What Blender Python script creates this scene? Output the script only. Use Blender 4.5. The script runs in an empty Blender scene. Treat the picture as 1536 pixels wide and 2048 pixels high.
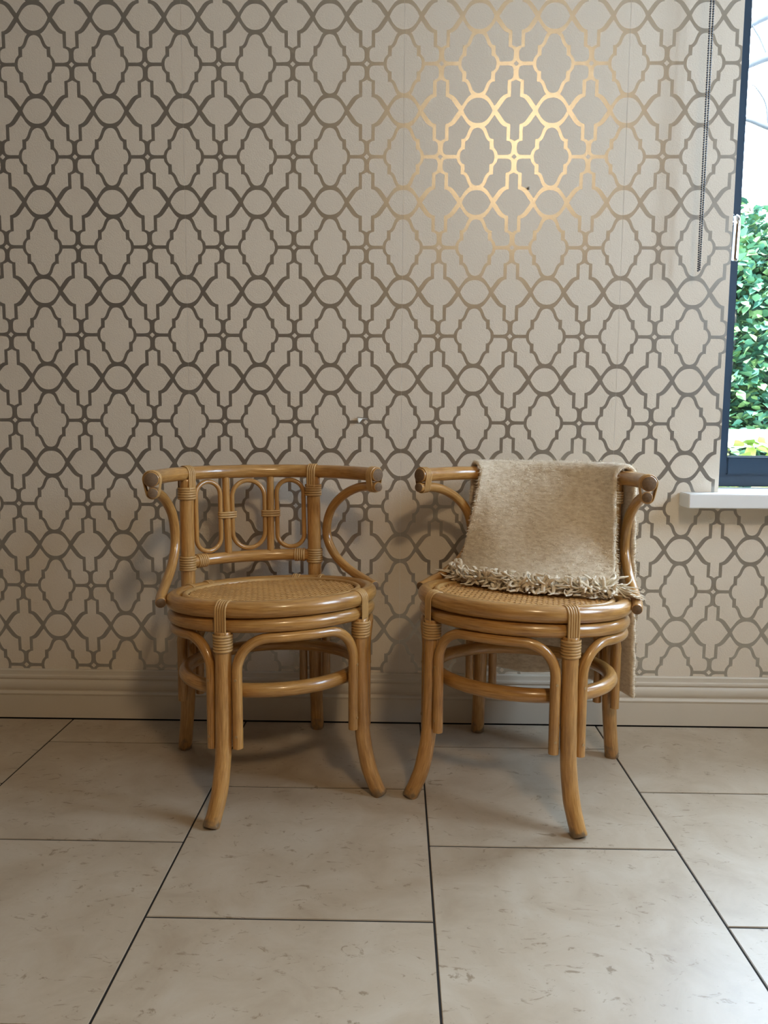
import bpy, bmesh, math, random
import numpy as np
from mathutils import Vector, Matrix
from mathutils.geometry import delaunay_2d_cdt

random.seed(7)
rng = np.random.default_rng(11)
scene = bpy.context.scene
COL = scene.collection
PI = math.pi

# ------------------------------------------------------------------ camera
cam_data = bpy.data.cameras.new('camera')
cam = bpy.data.objects.new('camera', cam_data)
COL.objects.link(cam)
cam_data.sensor_width = 36.0
cam_data.sensor_fit = 'AUTO'
cam_data.lens = 27.0024
cam_data.clip_start = 0.02
PITCH, YAW, ROLL = 0.111958, -0.018499, 0.0061196
_f = Vector((math.sin(YAW) * math.cos(PITCH), math.cos(YAW) * math.cos(PITCH), -math.sin(PITCH)))
_r = Vector((math.cos(YAW), -math.sin(YAW), 0))
_u = _r.cross(_f)
_r2 = _r * math.cos(ROLL) + _u * math.sin(ROLL)
_u2 = -_r * math.sin(ROLL) + _u * math.cos(ROLL)
_m = Matrix((_r2, _u2, -_f)).transposed().to_4x4()
_m.translation = Vector((0.953736, -1.905094, 0.75462))
cam.matrix_world = _m
scene.camera = cam

# ------------------------------------------------------------------ world, sun, window light, exposure
world = bpy.data.worlds.new('sky')
scene.world = world
world.use_nodes = True
wn = world.node_tree.nodes
wn['Background'].inputs['Color'].default_value = (0.62, 0.79, 1.0, 1)
wn['Background'].inputs['Strength'].default_value = 12.5

sun_d = bpy.data.lights.new('sun_offscreen', 'SUN')
sun_d.energy = 22.0
sun_d.angle = math.radians(0.6)
sun_d.color = (1.0, 0.93, 0.80)
sun = bpy.data.objects.new('sun_offscreen', sun_d)
COL.objects.link(sun)
sun.rotation_euler = Vector((0.22, 0.55, -0.80)).to_track_quat('-Z', 'Y').to_euler()

def portal(name, loc, direction, sx, sy):
    d = bpy.data.lights.new(name, 'AREA')
    d.shape = 'RECTANGLE'
    d.size = sx
    d.size_y = sy
    d.cycles.is_portal = True
    o = bpy.data.objects.new(name, d)
    COL.objects.link(o)
    o.location = loc
    o.rotation_euler = Vector(direction).to_track_quat('-Z', 'Y').to_euler()
    return o

# openings of the room: window in the back wall, window in the right wall
BW_X0, BW_X1, BW_Z0, BW_Z1 = 1.743, 2.62, 0.598, 2.05
RW_Y0, RW_Y1, RW_Z0, RW_Z1 = -1.40, -0.55, 1.0, 2.05
RX0, RX1, RY0, RZ1 = -1.13, 2.75, -3.7, 2.4
portal('back_window_portal_offscreen', ((BW_X0 + BW_X1) / 2, 0.31, (BW_Z0 + BW_Z1) / 2), (0, -1, 0), BW_X1 - BW_X0, BW_Z1 - BW_Z0)
portal('side_window_portal_offscreen', (RX1 + 0.31, (RW_Y0 + RW_Y1) / 2, (RW_Z0 + RW_Z1) / 2), (-1, 0, 0), RW_Y1 - RW_Y0, RW_Z1 - RW_Z0)

vs = scene.view_settings
vs.view_transform = 'Standard'
vs.look = 'None'
vs.gamma = 1.0
vs.use_curve_mapping = False
vs.exposure = 1.22

# ------------------------------------------------------------------ helpers
def tag(o, label=None, cat=None, group=None, kind=None):
    if label: o['label'] = label
    if cat: o['category'] = cat
    if group: o['group'] = group
    if kind: o['kind'] = kind
    return o

def empty(name, loc=(0, 0, 0), rz=0.0):
    o = bpy.data.objects.new(name, None)
    COL.objects.link(o)
    o.location = loc
    o.rotation_euler = (0, 0, rz)
    o.empty_display_size = 0.05
    return o

def link_mesh(name, me, parent=None):
    o = bpy.data.objects.new(name, me)
    COL.objects.link(o)
    if parent is not None:
        o.parent = parent
    return o

def copy_tree(o, parent=None):
    c = o.copy()
    COL.objects.link(c)
    c.parent = parent
    for ch in list(o.children):
        copy_tree(ch, c)
    return c

def spline(pts, n=8, closed=False):
    """Catmull-Rom through pts, n samples per span."""
    P = [Vector(p) for p in pts]
    out = []
    m = len(P)
    spans = m if closed else m - 1
    for i in range(spans):
        if closed:
            p0, p1, p2, p3 = P[(i - 1) % m], P[i], P[(i + 1) % m], P[(i + 2) % m]
        else:
            p1, p2 = P[i], P[i + 1]
            p0 = P[i - 1] if i > 0 else p1 * 2 - p2
            p3 = P[i + 2] if i + 2 < m else p2 * 2 - p1
        for k in range(n):
            t = k / n
            out.append(0.5 * ((2 * p1) + (p2 - p0) * t + (2 * p0 - 5 * p1 + 4 * p2 - p3) * t * t + (3 * p1 - p0 - 3 * p2 + p3) * t ** 3))
    if not closed:
        out.append(P[-1].copy())
    return out

class MB:
    """collects shapes, builds ONE mesh object with a length-wise UV map"""
    def __init__(self):
        self.v, self.f, self.uv, self.mi = [], [], [], []
    def face(self, idx, uvs=None, mi=0):
        self.f.append(idx)
        self.uv.append(uvs or [(0, 0)] * len(idx))
        self.mi.append(mi)
    def box(self, a, b, mi=0):
        x0, y0, z0 = a
        x1, y1, z1 = b
        o = len(self.v)
        self.v += [(x0, y0, z0), (x1, y0, z0), (x1, y1, z0), (x0, y1, z0), (x0, y0, z1), (x1, y0, z1), (x1, y1, z1), (x0, y1, z1)]
        for q in ((0, 3, 2, 1), (4, 5, 6, 7), (0, 1, 5, 4), (1, 2, 6, 5), (2, 3, 7, 6), (3, 0, 4, 7)):
            self.face([o + i for i in q], mi=mi)
    def tube(self, path, r, closed=False, seg=14, caps=True, radii=None, capmi=0, mi=0, flat=1.0, up=None, rim=0.0):
        P = [Vector(p) for p in path]
        n = len(P)
        T = []
        for i in range(n):
            a = P[(i - 1) % n] if (closed or i > 0) else P[i]
            b = P[(i + 1) % n] if (closed or i < n - 1) else P[i]
            T.append((b - a).normalized())
        N = Vector(up) if up is not None else (Vector((0, 0, 1)) if abs(T[0].z) < 0.9 else Vector((1, 0, 0)))
        N = (N - T[0] * N.dot(T[0])).normalized()
        frames = []
        for i in range(n):
            N = (N - T[i] * N.dot(T[i]))
            N.normalize()
            frames.append((N.copy(), T[i].cross(N)))
        tw = 0.0
        if closed:
            N2 = (frames[-1][0] - T[0] * frames[-1][0].dot(T[0])).normalized()
            tw = math.atan2(N2.dot(frames[0][1]), N2.dot(frames[0][0]))
        o = len(self.v)
        L = [0.0]
        for i in range(1, n):
            L.append(L[-1] + (P[i] - P[i - 1]).length)
        off = random.uniform(0, 5)
        for i in range(n):
            N, B = frames[i]
            ang0 = -tw * i / n if closed else 0.0
            rr = r * (radii[i] if radii else 1.0)
            for k in range(seg):
                a = 2 * PI * k / seg + ang0
                self.v.append(tuple(P[i] + N * (rr * flat * math.cos(a)) + B * (rr * math.sin(a))))
        cnt = n if closed else n - 1
        for i in range(cnt):
            j = (i + 1) % n
            la = L[i] + off
            lb = (L[i + 1] if i + 1 < n else L[-1] + (P[0] - P[-1]).length) + off
            for k in range(seg):
                k2 = (k + 1) % seg
                self.face([o + i * seg + k, o + j * seg + k, o + j * seg + k2, o + i * seg + k2],
                          [(k / seg, la), (k / seg, lb), ((k + 1) / seg, lb), ((k + 1) / seg, la)], mi)
        if caps and not closed:
            for end, i in ((0, 0), (1, n - 1)):
                base = [o + i * seg + k for k in range(seg)]
                if rim > 0:
                    # small rounded edge before the flat cut face
                    N, B = frames[i]
                    s = -1 if end == 0 else 1
                    rr = r * (radii[i] if radii else 1.0)
                    ob = len(self.v)
                    for k in range(seg):
                        a = 2 * PI * k / seg
                        self.v.append(tuple(P[i] + T[i] * (s * rim) + N * ((rr - rim) * flat * math.cos(a)) + B * ((rr - rim) * math.sin(a))))
                    for k in range(seg):
                        k2 = (k + 1) % seg
                        q = [base[k], ob + k, ob + k2, base[k2]]
                        if end == 0: q.reverse()
                        self.face(q, mi=mi)
                    base = [ob + k for k in range(seg)]
                if end == 1: base = base[::-1]
                uv = [(0.5 + 0.5 * math.cos(2 * PI * k / seg), 0.5 + 0.5 * math.sin(2 * PI * k / seg)) for k in range(seg)]
                self.face(base[::-1] if False else base, uv, capmi)
        return self
    def build(self, name, mats, parent=None, smooth=True, angle=50):
        me = bpy.data.meshes.new(name)
        me.from_pydata([tuple(v) for v in self.v], [], self.f)
        if not isinstance(mats, (list, tuple)):
            mats = [mats]
        for m in mats:
            me.materials.append(m)
        if len(mats) > 1:
            me.polygons.foreach_set('material_index', self.mi)
        uvl = me.uv_layers.new(name='UVMap')
        flat = [c for fu in self.uv for p in fu for c in p]
        uvl.data.foreach_set('uv', flat)
        bm = bmesh.new()
        bm.from_mesh(me)
        bmesh.ops.recalc_face_normals(bm, faces=bm.faces)
        bm.to_mesh(me)
        bm.free()
        if smooth:
            me.shade_smooth()
            me.set_sharp_from_angle(angle=math.radians(angle))
        me.update()
        return link_mesh(name, me, parent)

def hull2(points):
    pts = sorted(set((round(p[0], 7), round(p[1], 7)) for p in points))
    def cr(o, a, b): return (a[0] - o[0]) * (b[1] - o[1]) - (a[1] - o[1]) * (b[0] - o[0])
    lo, up = [], []
    for p in pts:
        while len(lo) >= 2 and cr(lo[-2], lo[-1], p) <= 0: lo.pop()
        lo.append(p)
    for p in reversed(pts):
        while len(up) >= 2 and cr(up[-2], up[-1], p) <= 0: up.pop()
        up.append(p)
    return lo[:-1] + up[:-1]

def circle_hull(circles, n=28):
    pts = []
    for (a, b, r) in circles:
        pts += [(a + r * math.cos(2 * PI * k / n), b + r * math.sin(2 * PI * k / n)) for k in range(n)]
    return hull2(pts)

def bands(mb, origin, A, B, axis, loop, n, width, thick=0.0020, jitter=0.00025):
    """n flat cane strips side by side along axis, each following the closed 2D loop (coords along A, B)"""
    A, B, axis, origin = Vector(A), Vector(B), Vector(axis), Vector(origin)
    m = len(loop)
    cx = sum(p[0] for p in loop) / m
    cy = sum(p[1] for p in loop) / m
    nr = []
    for i in range(m):
        p, q = loop[(i - 1) % m], loop[(i + 1) % m]
        t = (q[0] - p[0], q[1] - p[1])
        l = math.hypot(*t) or 1
        nr.append((t[1] / l, -t[0] / l))
    prof = [(-0.45, -0.0004), (-0.44, 0.5), (-0.28, 0.93), (0, 1.05), (0.28, 0.93), (0.44, 0.5), (0.45, -0.0004)]
    for k in range(n):
        off = (k - (n - 1) / 2) * width
        jr = random.uniform(-jitter, jitter)
        tilt = random.uniform(-0.03, 0.03) * width
        o = len(mb.v)
        for i in range(m):
            for (w, h) in prof:
                d = h * thick + jr
                a = loop[i][0] + nr[i][0] * d
                b = loop[i][1] + nr[i][1] * d
                mb.v.append(tuple(origin + A * a + B * b + axis * (off + w * width + tilt * math.sin(2 * PI * i / m))))
        s = len(prof)
        u0 = random.uniform(0, 9)
        for i in range(m):
            j = (i + 1) % m
            for e in range(s - 1):
                mb.face([o + i * s + e, o + j * s + e, o + j * s + e + 1, o + i * s + e + 1],
                        [(e / s, u0 + i * 0.004), (e / s, u0 + i * 0.004 + 0.004), ((e + 1) / s, u0 + i * 0.004 + 0.004), ((e + 1) / s, u0 + i * 0.004)])
    return mb

# ------------------------------------------------------------------ materials
def new_mat(name):
    m = bpy.data.materials.new(name)
    m.use_nodes = True
    nt = m.node_tree
    return m, nt, nt.nodes, nt.links, nt.nodes['Principled BSDF']

def N(nodes, t, **kw):
    n = nodes.new(t)
    for k, v in kw.items():
        setattr(n, k, v)
    return n

def simple(name, col, rough=0.6, metal=0.0, spec=0.5, noise=0.0, nscale=30, bump=0.0, bscale=200, coat=0.0):
    m, nt, nd, lk, b = new_mat(name)
    b.inputs['Base Color'].default_value = (*col, 1)
    b.inputs['Roughness'].default_value = rough
    b.inputs['Metallic'].default_value = metal
    b.inputs['Specular IOR Level'].default_value = spec
    b.inputs['Coat Weight'].default_value = coat
    if noise or bump:
        tc = N(nd, 'ShaderNodeTexCoord')
    if noise:
        t = N(nd, 'ShaderNodeTexNoise')
        t.inputs['Scale'].default_value = nscale
        t.inputs['Detail'].default_value = 6
        lk.new(tc.outputs['Object'], t.inputs['Vector'])
        mx = N(nd, 'ShaderNodeMix', data_type='RGBA')
        mx.inputs['A'].default_value = (*[c * (1 - noise) for c in col], 1)
        mx.inputs['B'].default_value = (*[min(1, c * (1 + noise)) for c in col], 1)
        lk.new(t.outputs['Fac'], mx.inputs['Factor'])
        lk.new(mx.outputs['Result'], b.inputs['Base Color'])
    if bump:
        t2 = N(nd, 'ShaderNodeTexNoise')
        t2.inputs['Scale'].default_value = bscale
        t2.inputs['Detail'].default_value = 4
        lk.new(tc.outputs['Object'], t2.inputs['Vector'])
        bp = N(nd, 'ShaderNodeBump')
        bp.inputs['Strength'].default_value = bump
        bp.inputs['Distance'].default_value = 0.002
        lk.new(t2.outputs['Fac'], bp.inputs['Height'])
        lk.new(bp.outputs['Normal'], b.inputs['Normal'])
    return m

def ramp(nd, stops):
    r = N(nd, 'ShaderNodeValToRGB')
    e = r.color_ramp.elements
    while len(e) < len(stops):
        e.new(0.5)
    for i, (p, c) in enumerate(stops):
        e[i].position = p
        e[i].color = (*c, 1) if len(c) == 3 else c
    return r

def rattan_mat(name, c_lo, c_mid, c_hi, rough=0.30, wear=False, coat=0.55):
    m, nt, nd, lk, b = new_mat(name)
    uv = N(nd, 'ShaderNodeUVMap')
    mp = N(nd, 'ShaderNodeMapping')
    mp.inputs['Scale'].default_value = (9, 7, 1)
    lk.new(uv.outputs['UV'], mp.inputs['Vector'])
    n1 = N(nd, 'ShaderNodeTexNoise')
    n1.inputs['Scale'].default_value = 3.0
    n1.inputs['Detail'].default_value = 7
    n1.inputs['Roughness'].default_value = 0.62
    lk.new(mp.outputs['Vector'], n1.inputs['Vector'])
    rp = ramp(nd, [(0.28, c_lo), (0.5, c_mid), (0.74, c_hi)])
    lk.new(n1.outputs['Fac'], rp.inputs['Fac'])
    # broad tone change from cane to cane
    tc = N(nd, 'ShaderNodeTexCoord')
    n2 = N(nd, 'ShaderNodeTexNoise')
    n2.inputs['Scale'].default_value = 9
    n2.inputs['Detail'].default_value = 3
    lk.new(tc.outputs['Object'], n2.inputs['Vector'])
    mr = N(nd, 'ShaderNodeMapRange')
    mr.inputs['From Min'].default_value = 0.3
    mr.inputs['From Max'].default_value = 0.7
    mr.inputs['To Min'].default_value = 0.80
    mr.inputs['To Max'].default_value = 1.14
    lk.new(n2.outputs['Fac'], mr.inputs['Value'])
    hs = N(nd, 'ShaderNodeHueSaturation')
    lk.new(rp.outputs['Color'], hs.inputs['Color'])
    lk.new(mr.outputs['Result'], hs.inputs['Value'])
    col_out = hs.outputs['Color']
    # fine dark fibre streaks
    mp3 = N(nd, 'ShaderNodeMapping')
    mp3.inputs['Scale'].default_value = (60, 14, 1)
    lk.new(uv.outputs['UV'], mp3.inputs['Vector'])
    n3 = N(nd, 'ShaderNodeTexNoise')
    n3.inputs['Scale'].default_value = 1.6
    n3.inputs['Detail'].default_value = 3
    lk.new(mp3.outputs['Vector'], n3.inputs['Vector'])
    r3 = ramp(nd, [(0.27, (1, 1, 1)), (0.40, (0, 0, 0))])
    lk.new(n3.outputs['Fac'], r3.inputs['Fac'])
    mx = N(nd, 'ShaderNodeMix', data_type='RGBA')
    mx.inputs['B'].default_value = (c_lo[0] * 0.55, c_lo[1] * 0.5, c_lo[2] * 0.45, 1)
    ml = N(nd, 'ShaderNodeMath', operation='MULTIPLY')
    ml.inputs[1].default_value = 0.55
    lk.new(r3.outputs['Color'], ml.inputs[0])
    lk.new(ml.outputs[0], mx.inputs['Factor'])
    lk.new(col_out, mx.inputs['A'])
    col_out = mx.outputs['Result']
    if wear:
        # scuffed, stained feet
        sp = N(nd, 'ShaderNodeSeparateXYZ')
        lk.new(tc.outputs['Object'], sp.inputs[0])
        hz = N(nd, 'ShaderNodeMapRange')
        hz.inputs['From Min'].default_value = 0.085
        hz.inputs['From Max'].default_value = 0.0
        lk.new(sp.outputs['Z'], hz.inputs['Value'])
        n4 = N(nd, 'ShaderNodeTexNoise')
        n4.inputs['Scale'].default_value = 55
        n4.inputs['Detail'].default_value = 5
        lk.new(tc.outputs['Object'], n4.inputs['Vector'])
        ad = N(nd, 'ShaderNodeMath', operation='MULTIPLY')
        lk.new(hz.outputs['Result'], ad.inputs[0])
        lk.new(n4.outputs['Fac'], ad.inputs[1])
        r4 = ramp(nd, [(0.36, (0, 0, 0)), (0.52, (1, 1, 1))])
        lk.new(ad.outputs[0], r4.inputs['Fac'])
        m4 = N(nd, 'ShaderNodeMix', data_type='RGBA')
        m4.inputs['B'].default_value = (0.20, 0.125, 0.06, 1)
        lk.new(r4.outputs['Color'], m4.inputs['Factor'])
        lk.new(col_out, m4.inputs['A'])
        col_out = m4.outputs['Result']
    lk.new(col_out, b.inputs['Base Color'])
    b.inputs['Roughness'].default_value = rough
    b.inputs['Coat Weight'].default_value = coat
    b.inputs['Coat Roughness'].default_value = 0.14
    bp = N(nd, 'ShaderNodeBump')
    bp.inputs['Strength'].default_value = 0.12
    bp.inputs['Distance'].default_value = 0.001
    lk.new(n3.outputs['Fac'], bp.inputs['Height'])
    lk.new(bp.outputs['Normal'], b.inputs['Normal'])
    return m

M = {}
M['rattan'] = rattan_mat('rattan_cane', (0.30, 0.130, 0.030), (0.47, 0.235, 0.063), (0.61, 0.35, 0.118))
M['rattan_leg'] = rattan_mat('rattan_leg_cane', (0.31, 0.140, 0.036), (0.48, 0.245, 0.070), (0.62, 0.36, 0.128), wear=True)
M['binding'] = rattan_mat('split_cane_binding', (0.36, 0.19, 0.06), (0.54, 0.315, 0.115), (0.68, 0.44, 0.19), rough=0.4, coat=0.2)
M['weave'] = rattan_mat('woven_cane_strip', (0.30, 0.14, 0.036), (0.52, 0.28, 0.09), (0.68, 0.42, 0.165), rough=0.4, coat=0.15)
M['cut_end'] = simple('rattan_cut_end', (0.17, 0.105, 0.058), 0.75, noise=0.45, nscale=260)
M['pin'] = simple('pin_head', (0.42, 0.27, 0.12), 0.45)

def paper_mat(name, ink):
    m, nt, nd, lk, b = new_mat(name)
    tc = N(nd, 'ShaderNodeTexCoord')
    mp = N(nd, 'ShaderNodeMapping')
    mp.inputs['Scale'].default_value = (520, 520, 240)
    lk.new(tc.outputs['Object'], mp.inputs['Vector'])
    n1 = N(nd, 'ShaderNodeTexNoise')
    n1.inputs['Scale'].default_value = 1.0
    n1.inputs['Detail'].default_value = 4
    lk.new(mp.outputs['Vector'], n1.inputs['Vector'])
    mp2 = N(nd, 'ShaderNodeMapping')
    mp2.inputs['Scale'].default_value = (180, 180, 620)
    lk.new(tc.outputs['Object'], mp2.inputs['Vector'])
    n2 = N(nd, 'ShaderNodeTexNoise')
    n2.inputs['Scale'].default_value = 1.0
    n2.inputs['Detail'].default_value = 3
    lk.new(mp2.outputs['Vector'], n2.inputs['Vector'])
    ad = N(nd, 'ShaderNodeMath', operation='ADD')
    lk.new(n1.outputs['Fac'], ad.inputs[0])
    lk.new(n2.outputs['Fac'], ad.inputs[1])
    bp = N(nd, 'ShaderNodeBump')
    bp.inputs['Strength'].default_value = 0.22 if ink else 0.75
    bp.inputs['Distance'].default_value = 0.0006
    lk.new(ad.outputs[0], bp.inputs['Height'])
    lk.new(bp.outputs['Normal'], b.inputs['Normal'])
    n3 = N(nd, 'ShaderNodeTexNoise')
    n3.inputs['Scale'].default_value = 2.2
    n3.inputs['Detail'].default_value = 4
    lk.new(tc.outputs['Object'], n3.inputs['Vector'])
    mx = N(nd, 'ShaderNodeMix', data_type='RGBA')
    lk.new(n3.outputs['Fac'], mx.inputs['Factor'])
    if ink:
        mx.inputs['A'].default_value = (0.43, 0.395, 0.34, 1)
        mx.inputs['B'].default_value = (0.48, 0.445, 0.385, 1)
        b.inputs['Metallic'].default_value = 0.85
        b.inputs['Roughness'].default_value = 0.33
    else:
        mx.inputs['A'].default_value = (0.69, 0.60, 0.485, 1)
        mx.inputs['B'].default_value = (0.73, 0.64, 0.525, 1)
        b.inputs['Roughness'].default_value = 0.62
        b.inputs['Specular IOR Level'].default_value = 0.35
    lk.new(mx.outputs['Result'], b.inputs['Base Color'])
    return m

M['paper'] = paper_mat('wallpaper_paper', False)
M['ink'] = paper_mat('wallpaper_metallic_ink', True)
M['plaster'] = simple('white_painted_plaster', (0.74, 0.74, 0.74), 0.7, bump=0.1, bscale=120)
M['room_wall'] = simple('room_wall_paint', (0.16, 0.125, 0.095), 0.8, bump=0.05)
M['ceiling'] = simple('ceiling_paint', (0.50, 0.46, 0.40), 0.85)
M['skirt'] = simple('skirting_gloss_paint', (0.60, 0.53, 0.43), 0.42, noise=0.03, nscale=14, bump=0.04, bscale=60)
M['sill'] = simple('sill_white_paint', (0.80, 0.79, 0.77), 0.35)
M['frame'] = simple('anthracite_aluminium', (0.018, 0.034, 0.055), 0.32, spec=0.5)
M['gasket'] = simple('black_gasket', (0.006, 0.007, 0.008), 0.6)
M['chrome'] = simple('chrome', (0.82, 0.83, 0.85), 0.12, metal=1.0)
M['chain'] = simple('gunmetal_chain', (0.07, 0.075, 0.085), 0.35, metal=0.7)
M['blind'] = simple('blind_fabric', (0.60, 0.58, 0.54), 0.8)
M['nail'] = simple('steel_nail', (0.30, 0.28, 0.25), 0.4, metal=0.8)
M['tornpaper'] = simple('torn_paper', (0.80, 0.77, 0.70), 0.8)
M['grout'] = simple('dark_grout', (0.012, 0.009, 0.007), 0.95, noise=0.3, nscale=80)

def glass_mat(name='window_glass', tint=(0.94, 0.97, 0.97)):
    m = bpy.data.materials.new(name)
    m.use_nodes = True
    nd, lk = m.node_tree.nodes, m.node_tree.links
    nd.remove(nd['Principled BSDF'])
    t = N(nd, 'ShaderNodeBsdfTransparent')
    t.inputs['Color'].default_value = (*tint, 1)
    g = N(nd, 'ShaderNodeBsdfGlossy')
    g.inputs['Roughness'].default_value = 0.02
    mx = N(nd, 'ShaderNodeMixShader')
    mx.inputs['Fac'].default_value = 0.05
    lk.new(t.outputs[0], mx.inputs[1])
    lk.new(g.outputs[0], mx.inputs[2])
    lk.new(mx.outputs[0], nd['Material Output'].inputs['Surface'])
    return m
M['glass'] = glass_mat()

def tile_mat():
    m, nt, nd, lk, b = new_mat('limestone_look_tile')
    geo = N(nd, 'ShaderNodeNewGeometry')
    oi = N(nd, 'ShaderNodeObjectInfo')
    cv = N(nd, 'ShaderNodeVectorMath', operation='SCALE')
    cv.inputs['Scale'].default_value = 37.0
    cb = N(nd, 'ShaderNodeCombineXYZ')
    lk.new(oi.outputs['Random'], cb.inputs['X'])
    lk.new(oi.outputs['Random'], cb.inputs['Z'])
    lk.new(cb.outputs[0], cv.inputs[0])
    ad = N(nd, 'ShaderNodeVectorMath', operation='ADD')
    lk.new(geo.outputs['Position'], ad.inputs[0])
    lk.new(cv.outputs[0], ad.inputs[1])
    # cloudy base
    n1 = N(nd, 'ShaderNodeTexNoise')
    n1.inputs['Scale'].default_value = 9.0
    n1.inputs['Detail'].default_value = 7
    n1.inputs['Roughness'].default_value = 0.6
    n1.inputs['Distortion'].default_value = 0.6
    lk.new(ad.outputs[0], n1.inputs['Vector'])
    r1 = ramp(nd, [(0.30, (0.39, 0.305, 0.215)), (0.50, (0.455, 0.37, 0.272)), (0.70, (0.515, 0.435, 0.335))])
    lk.new(n1.outputs['Fac'], r1.inputs['Fac'])
    # scratch-like fossil marks
    mp = N(nd, 'ShaderNodeMapping')
    mp.inputs['Scale'].default_value = (16, 30, 16)
    mp.inputs['Rotation'].default_value = (0, 0, 0.35)
    lk.new(ad.outputs[0], mp.inputs['Vector'])
    n2 = N(nd, 'ShaderNodeTexNoise')
    n2.inputs['Scale'].default_value = 1.5
    n2.inputs['Detail'].default_value = 9
    n2.inputs['Roughness'].default_value = 0.72
    n2.inputs['Distortion'].default_value = 1.6
    lk.new(mp.outputs['Vector'], n2.inputs['Vector'])
    r2 = ramp(nd, [(0.35, (1, 1, 1)), (0.415, (0, 0, 0))])
    lk.new(n2.outputs['Fac'], r2.inputs['Fac'])
    f2 = N(nd, 'ShaderNodeMath', operation='MULTIPLY')
    f2.inputs[1].default_value = 0.9
    lk.new(r2.outputs['Color'], f2.inputs[0])
    m2 = N(nd, 'ShaderNodeMix', data_type='RGBA')
    m2.inputs['B'].default_value = (0.26, 0.19, 0.12, 1)
    lk.new(f2.outputs[0], m2.inputs['Factor'])
    lk.new(r1.outputs['Color'], m2.inputs['A'])
    lk.new(m2.outputs['Result'], b.inputs['Base Color'])
    b.inputs['Roughness'].default_value = 0.36
    rr = N(nd, 'ShaderNodeMapRange')
    rr.inputs['To Min'].default_value = 0.30
    rr.inputs['To Max'].default_value = 0.46
    lk.new(n1.outputs['Fac'], rr.inputs['Value'])
    lk.new(rr.outputs['Result'], b.inputs['Roughness'])
    b.inputs['Specular IOR Level'].default_value = 0.5
    bp = N(nd, 'ShaderNodeBump')
    bp.inputs['Strength'].default_value = 0.05
    bp.inputs['Distance'].default_value = 0.002
    lk.new(n2.outputs['Fac'], bp.inputs['Height'])
    lk.new(bp.outputs['Normal'], b.inputs['Normal'])
    return m
M['tile'] = tile_mat()

# ------------------------------------------------------------------ floor with tiles
def build_floor():
    mb = MB()
    mb.box((RX0 - 0.1, RY0 - 0.1, -0.12), (RX1 + 0.1, 0.02, -0.0014))
    fl = mb.build('floor', M['grout'], smooth=False)
    tag(fl, 'dark grouted floor slab carrying large cream stone tiles', kind='structure')
    PX, PY, G = 0.4455, 0.4325, 0.0034
    def tile_mesh(w, d):
        bm = bmesh.new()
        bmesh.ops.create_cube(bm, size=1.0)
        for v in bm.verts:
            v.co = Vector((v.co.x * w, v.co.y * d, v.co.z * 0.010 - 0.005))
        ed = [e for e in bm.edges if all(v.co.z > -0.001 for v in e.verts)]
        bmesh.ops.bevel(bm, geom=ed, offset=0.0009, segments=2, affect='EDGES')
        me = bpy.data.meshes.new('tile')
        bm.to_mesh(me)
        bm.free()
        me.materials.append(M['tile'])
        return me
    cache = {}
    c0 = math.floor((RX0 - 0.123) / PX)
    c = c0
    while 0.123 + c * PX < RX1:
        xa = max(0.123 + c * PX, RX0)
        xb = min(0.123 + (c + 1) * PX, RX1)
        y1 = -0.158 if c % 2 == 0 else -0.3725
        edges = [-0.0165]
        y = y1
        while y > RY0:
            edges.append(y)
            y -= PY
        edges.append(RY0)
        for ya, yb in zip(edges[:-1], edges[1:]):
            w, d = xb - xa - G, ya - yb - G
            if w < 0.03 or d < 0.03:
                continue
            key = (round(w, 4), round(d, 4))
            if key not in cache:
                cache[key] = tile_mesh(w, d)
            o = link_mesh('tile', cache[key], fl)
            o.location = ((xa + xb) / 2, (ya + yb) / 2, random.uniform(-0.0003, 0.0))
        c += 1
    return fl
build_floor()

# ------------------------------------------------------------------ wallpaper pattern cell (all regions cut exactly, paper and ink share one flat sheet)
CW, RH, Z7 = 0.5233 / 3, 0.2084468, 0.1377801
def mir(half, sx=1, sy=1):
    return [(x * sx, y * sy) for x, y in half]

def quad_sym(q):
    """outline from its first-quadrant quarter, going from the x axis to the y axis"""
    a = list(q)
    b = [(-x, y) for x, y in reversed(q) if x > 0]
    c = [(-x, -y) for x, y in q if y > 0 and True]
    d = [(x, -y) for x, y in reversed(q) if x > 0 and y > 0]
    pts = a + b + c + d
    out = []
    for p in pts:
        if not out or (abs(p[0] - out[-1][0]) + abs(p[1] - out[-1][1])) > 1e-6:
            out.append(p)
    return out

def smooth_q(pts, keep):
    """Catmull-Rom inside runs between sharp corners (indices in keep)"""
    out = []
    cuts = sorted(set([0] + keep + [len(pts) - 1]))
    for a, b in zip(cuts[:-1], cuts[1:]):
        run = pts[a:b + 1]
        if len(run) == 2:
            out.append(run[0])
        else:
            s = spline([(x, y, 0) for x, y in run], 3)
            out += [(p.x, p.y) for p in s[:-1]]
    out.append(pts[-1])
    return out

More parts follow.
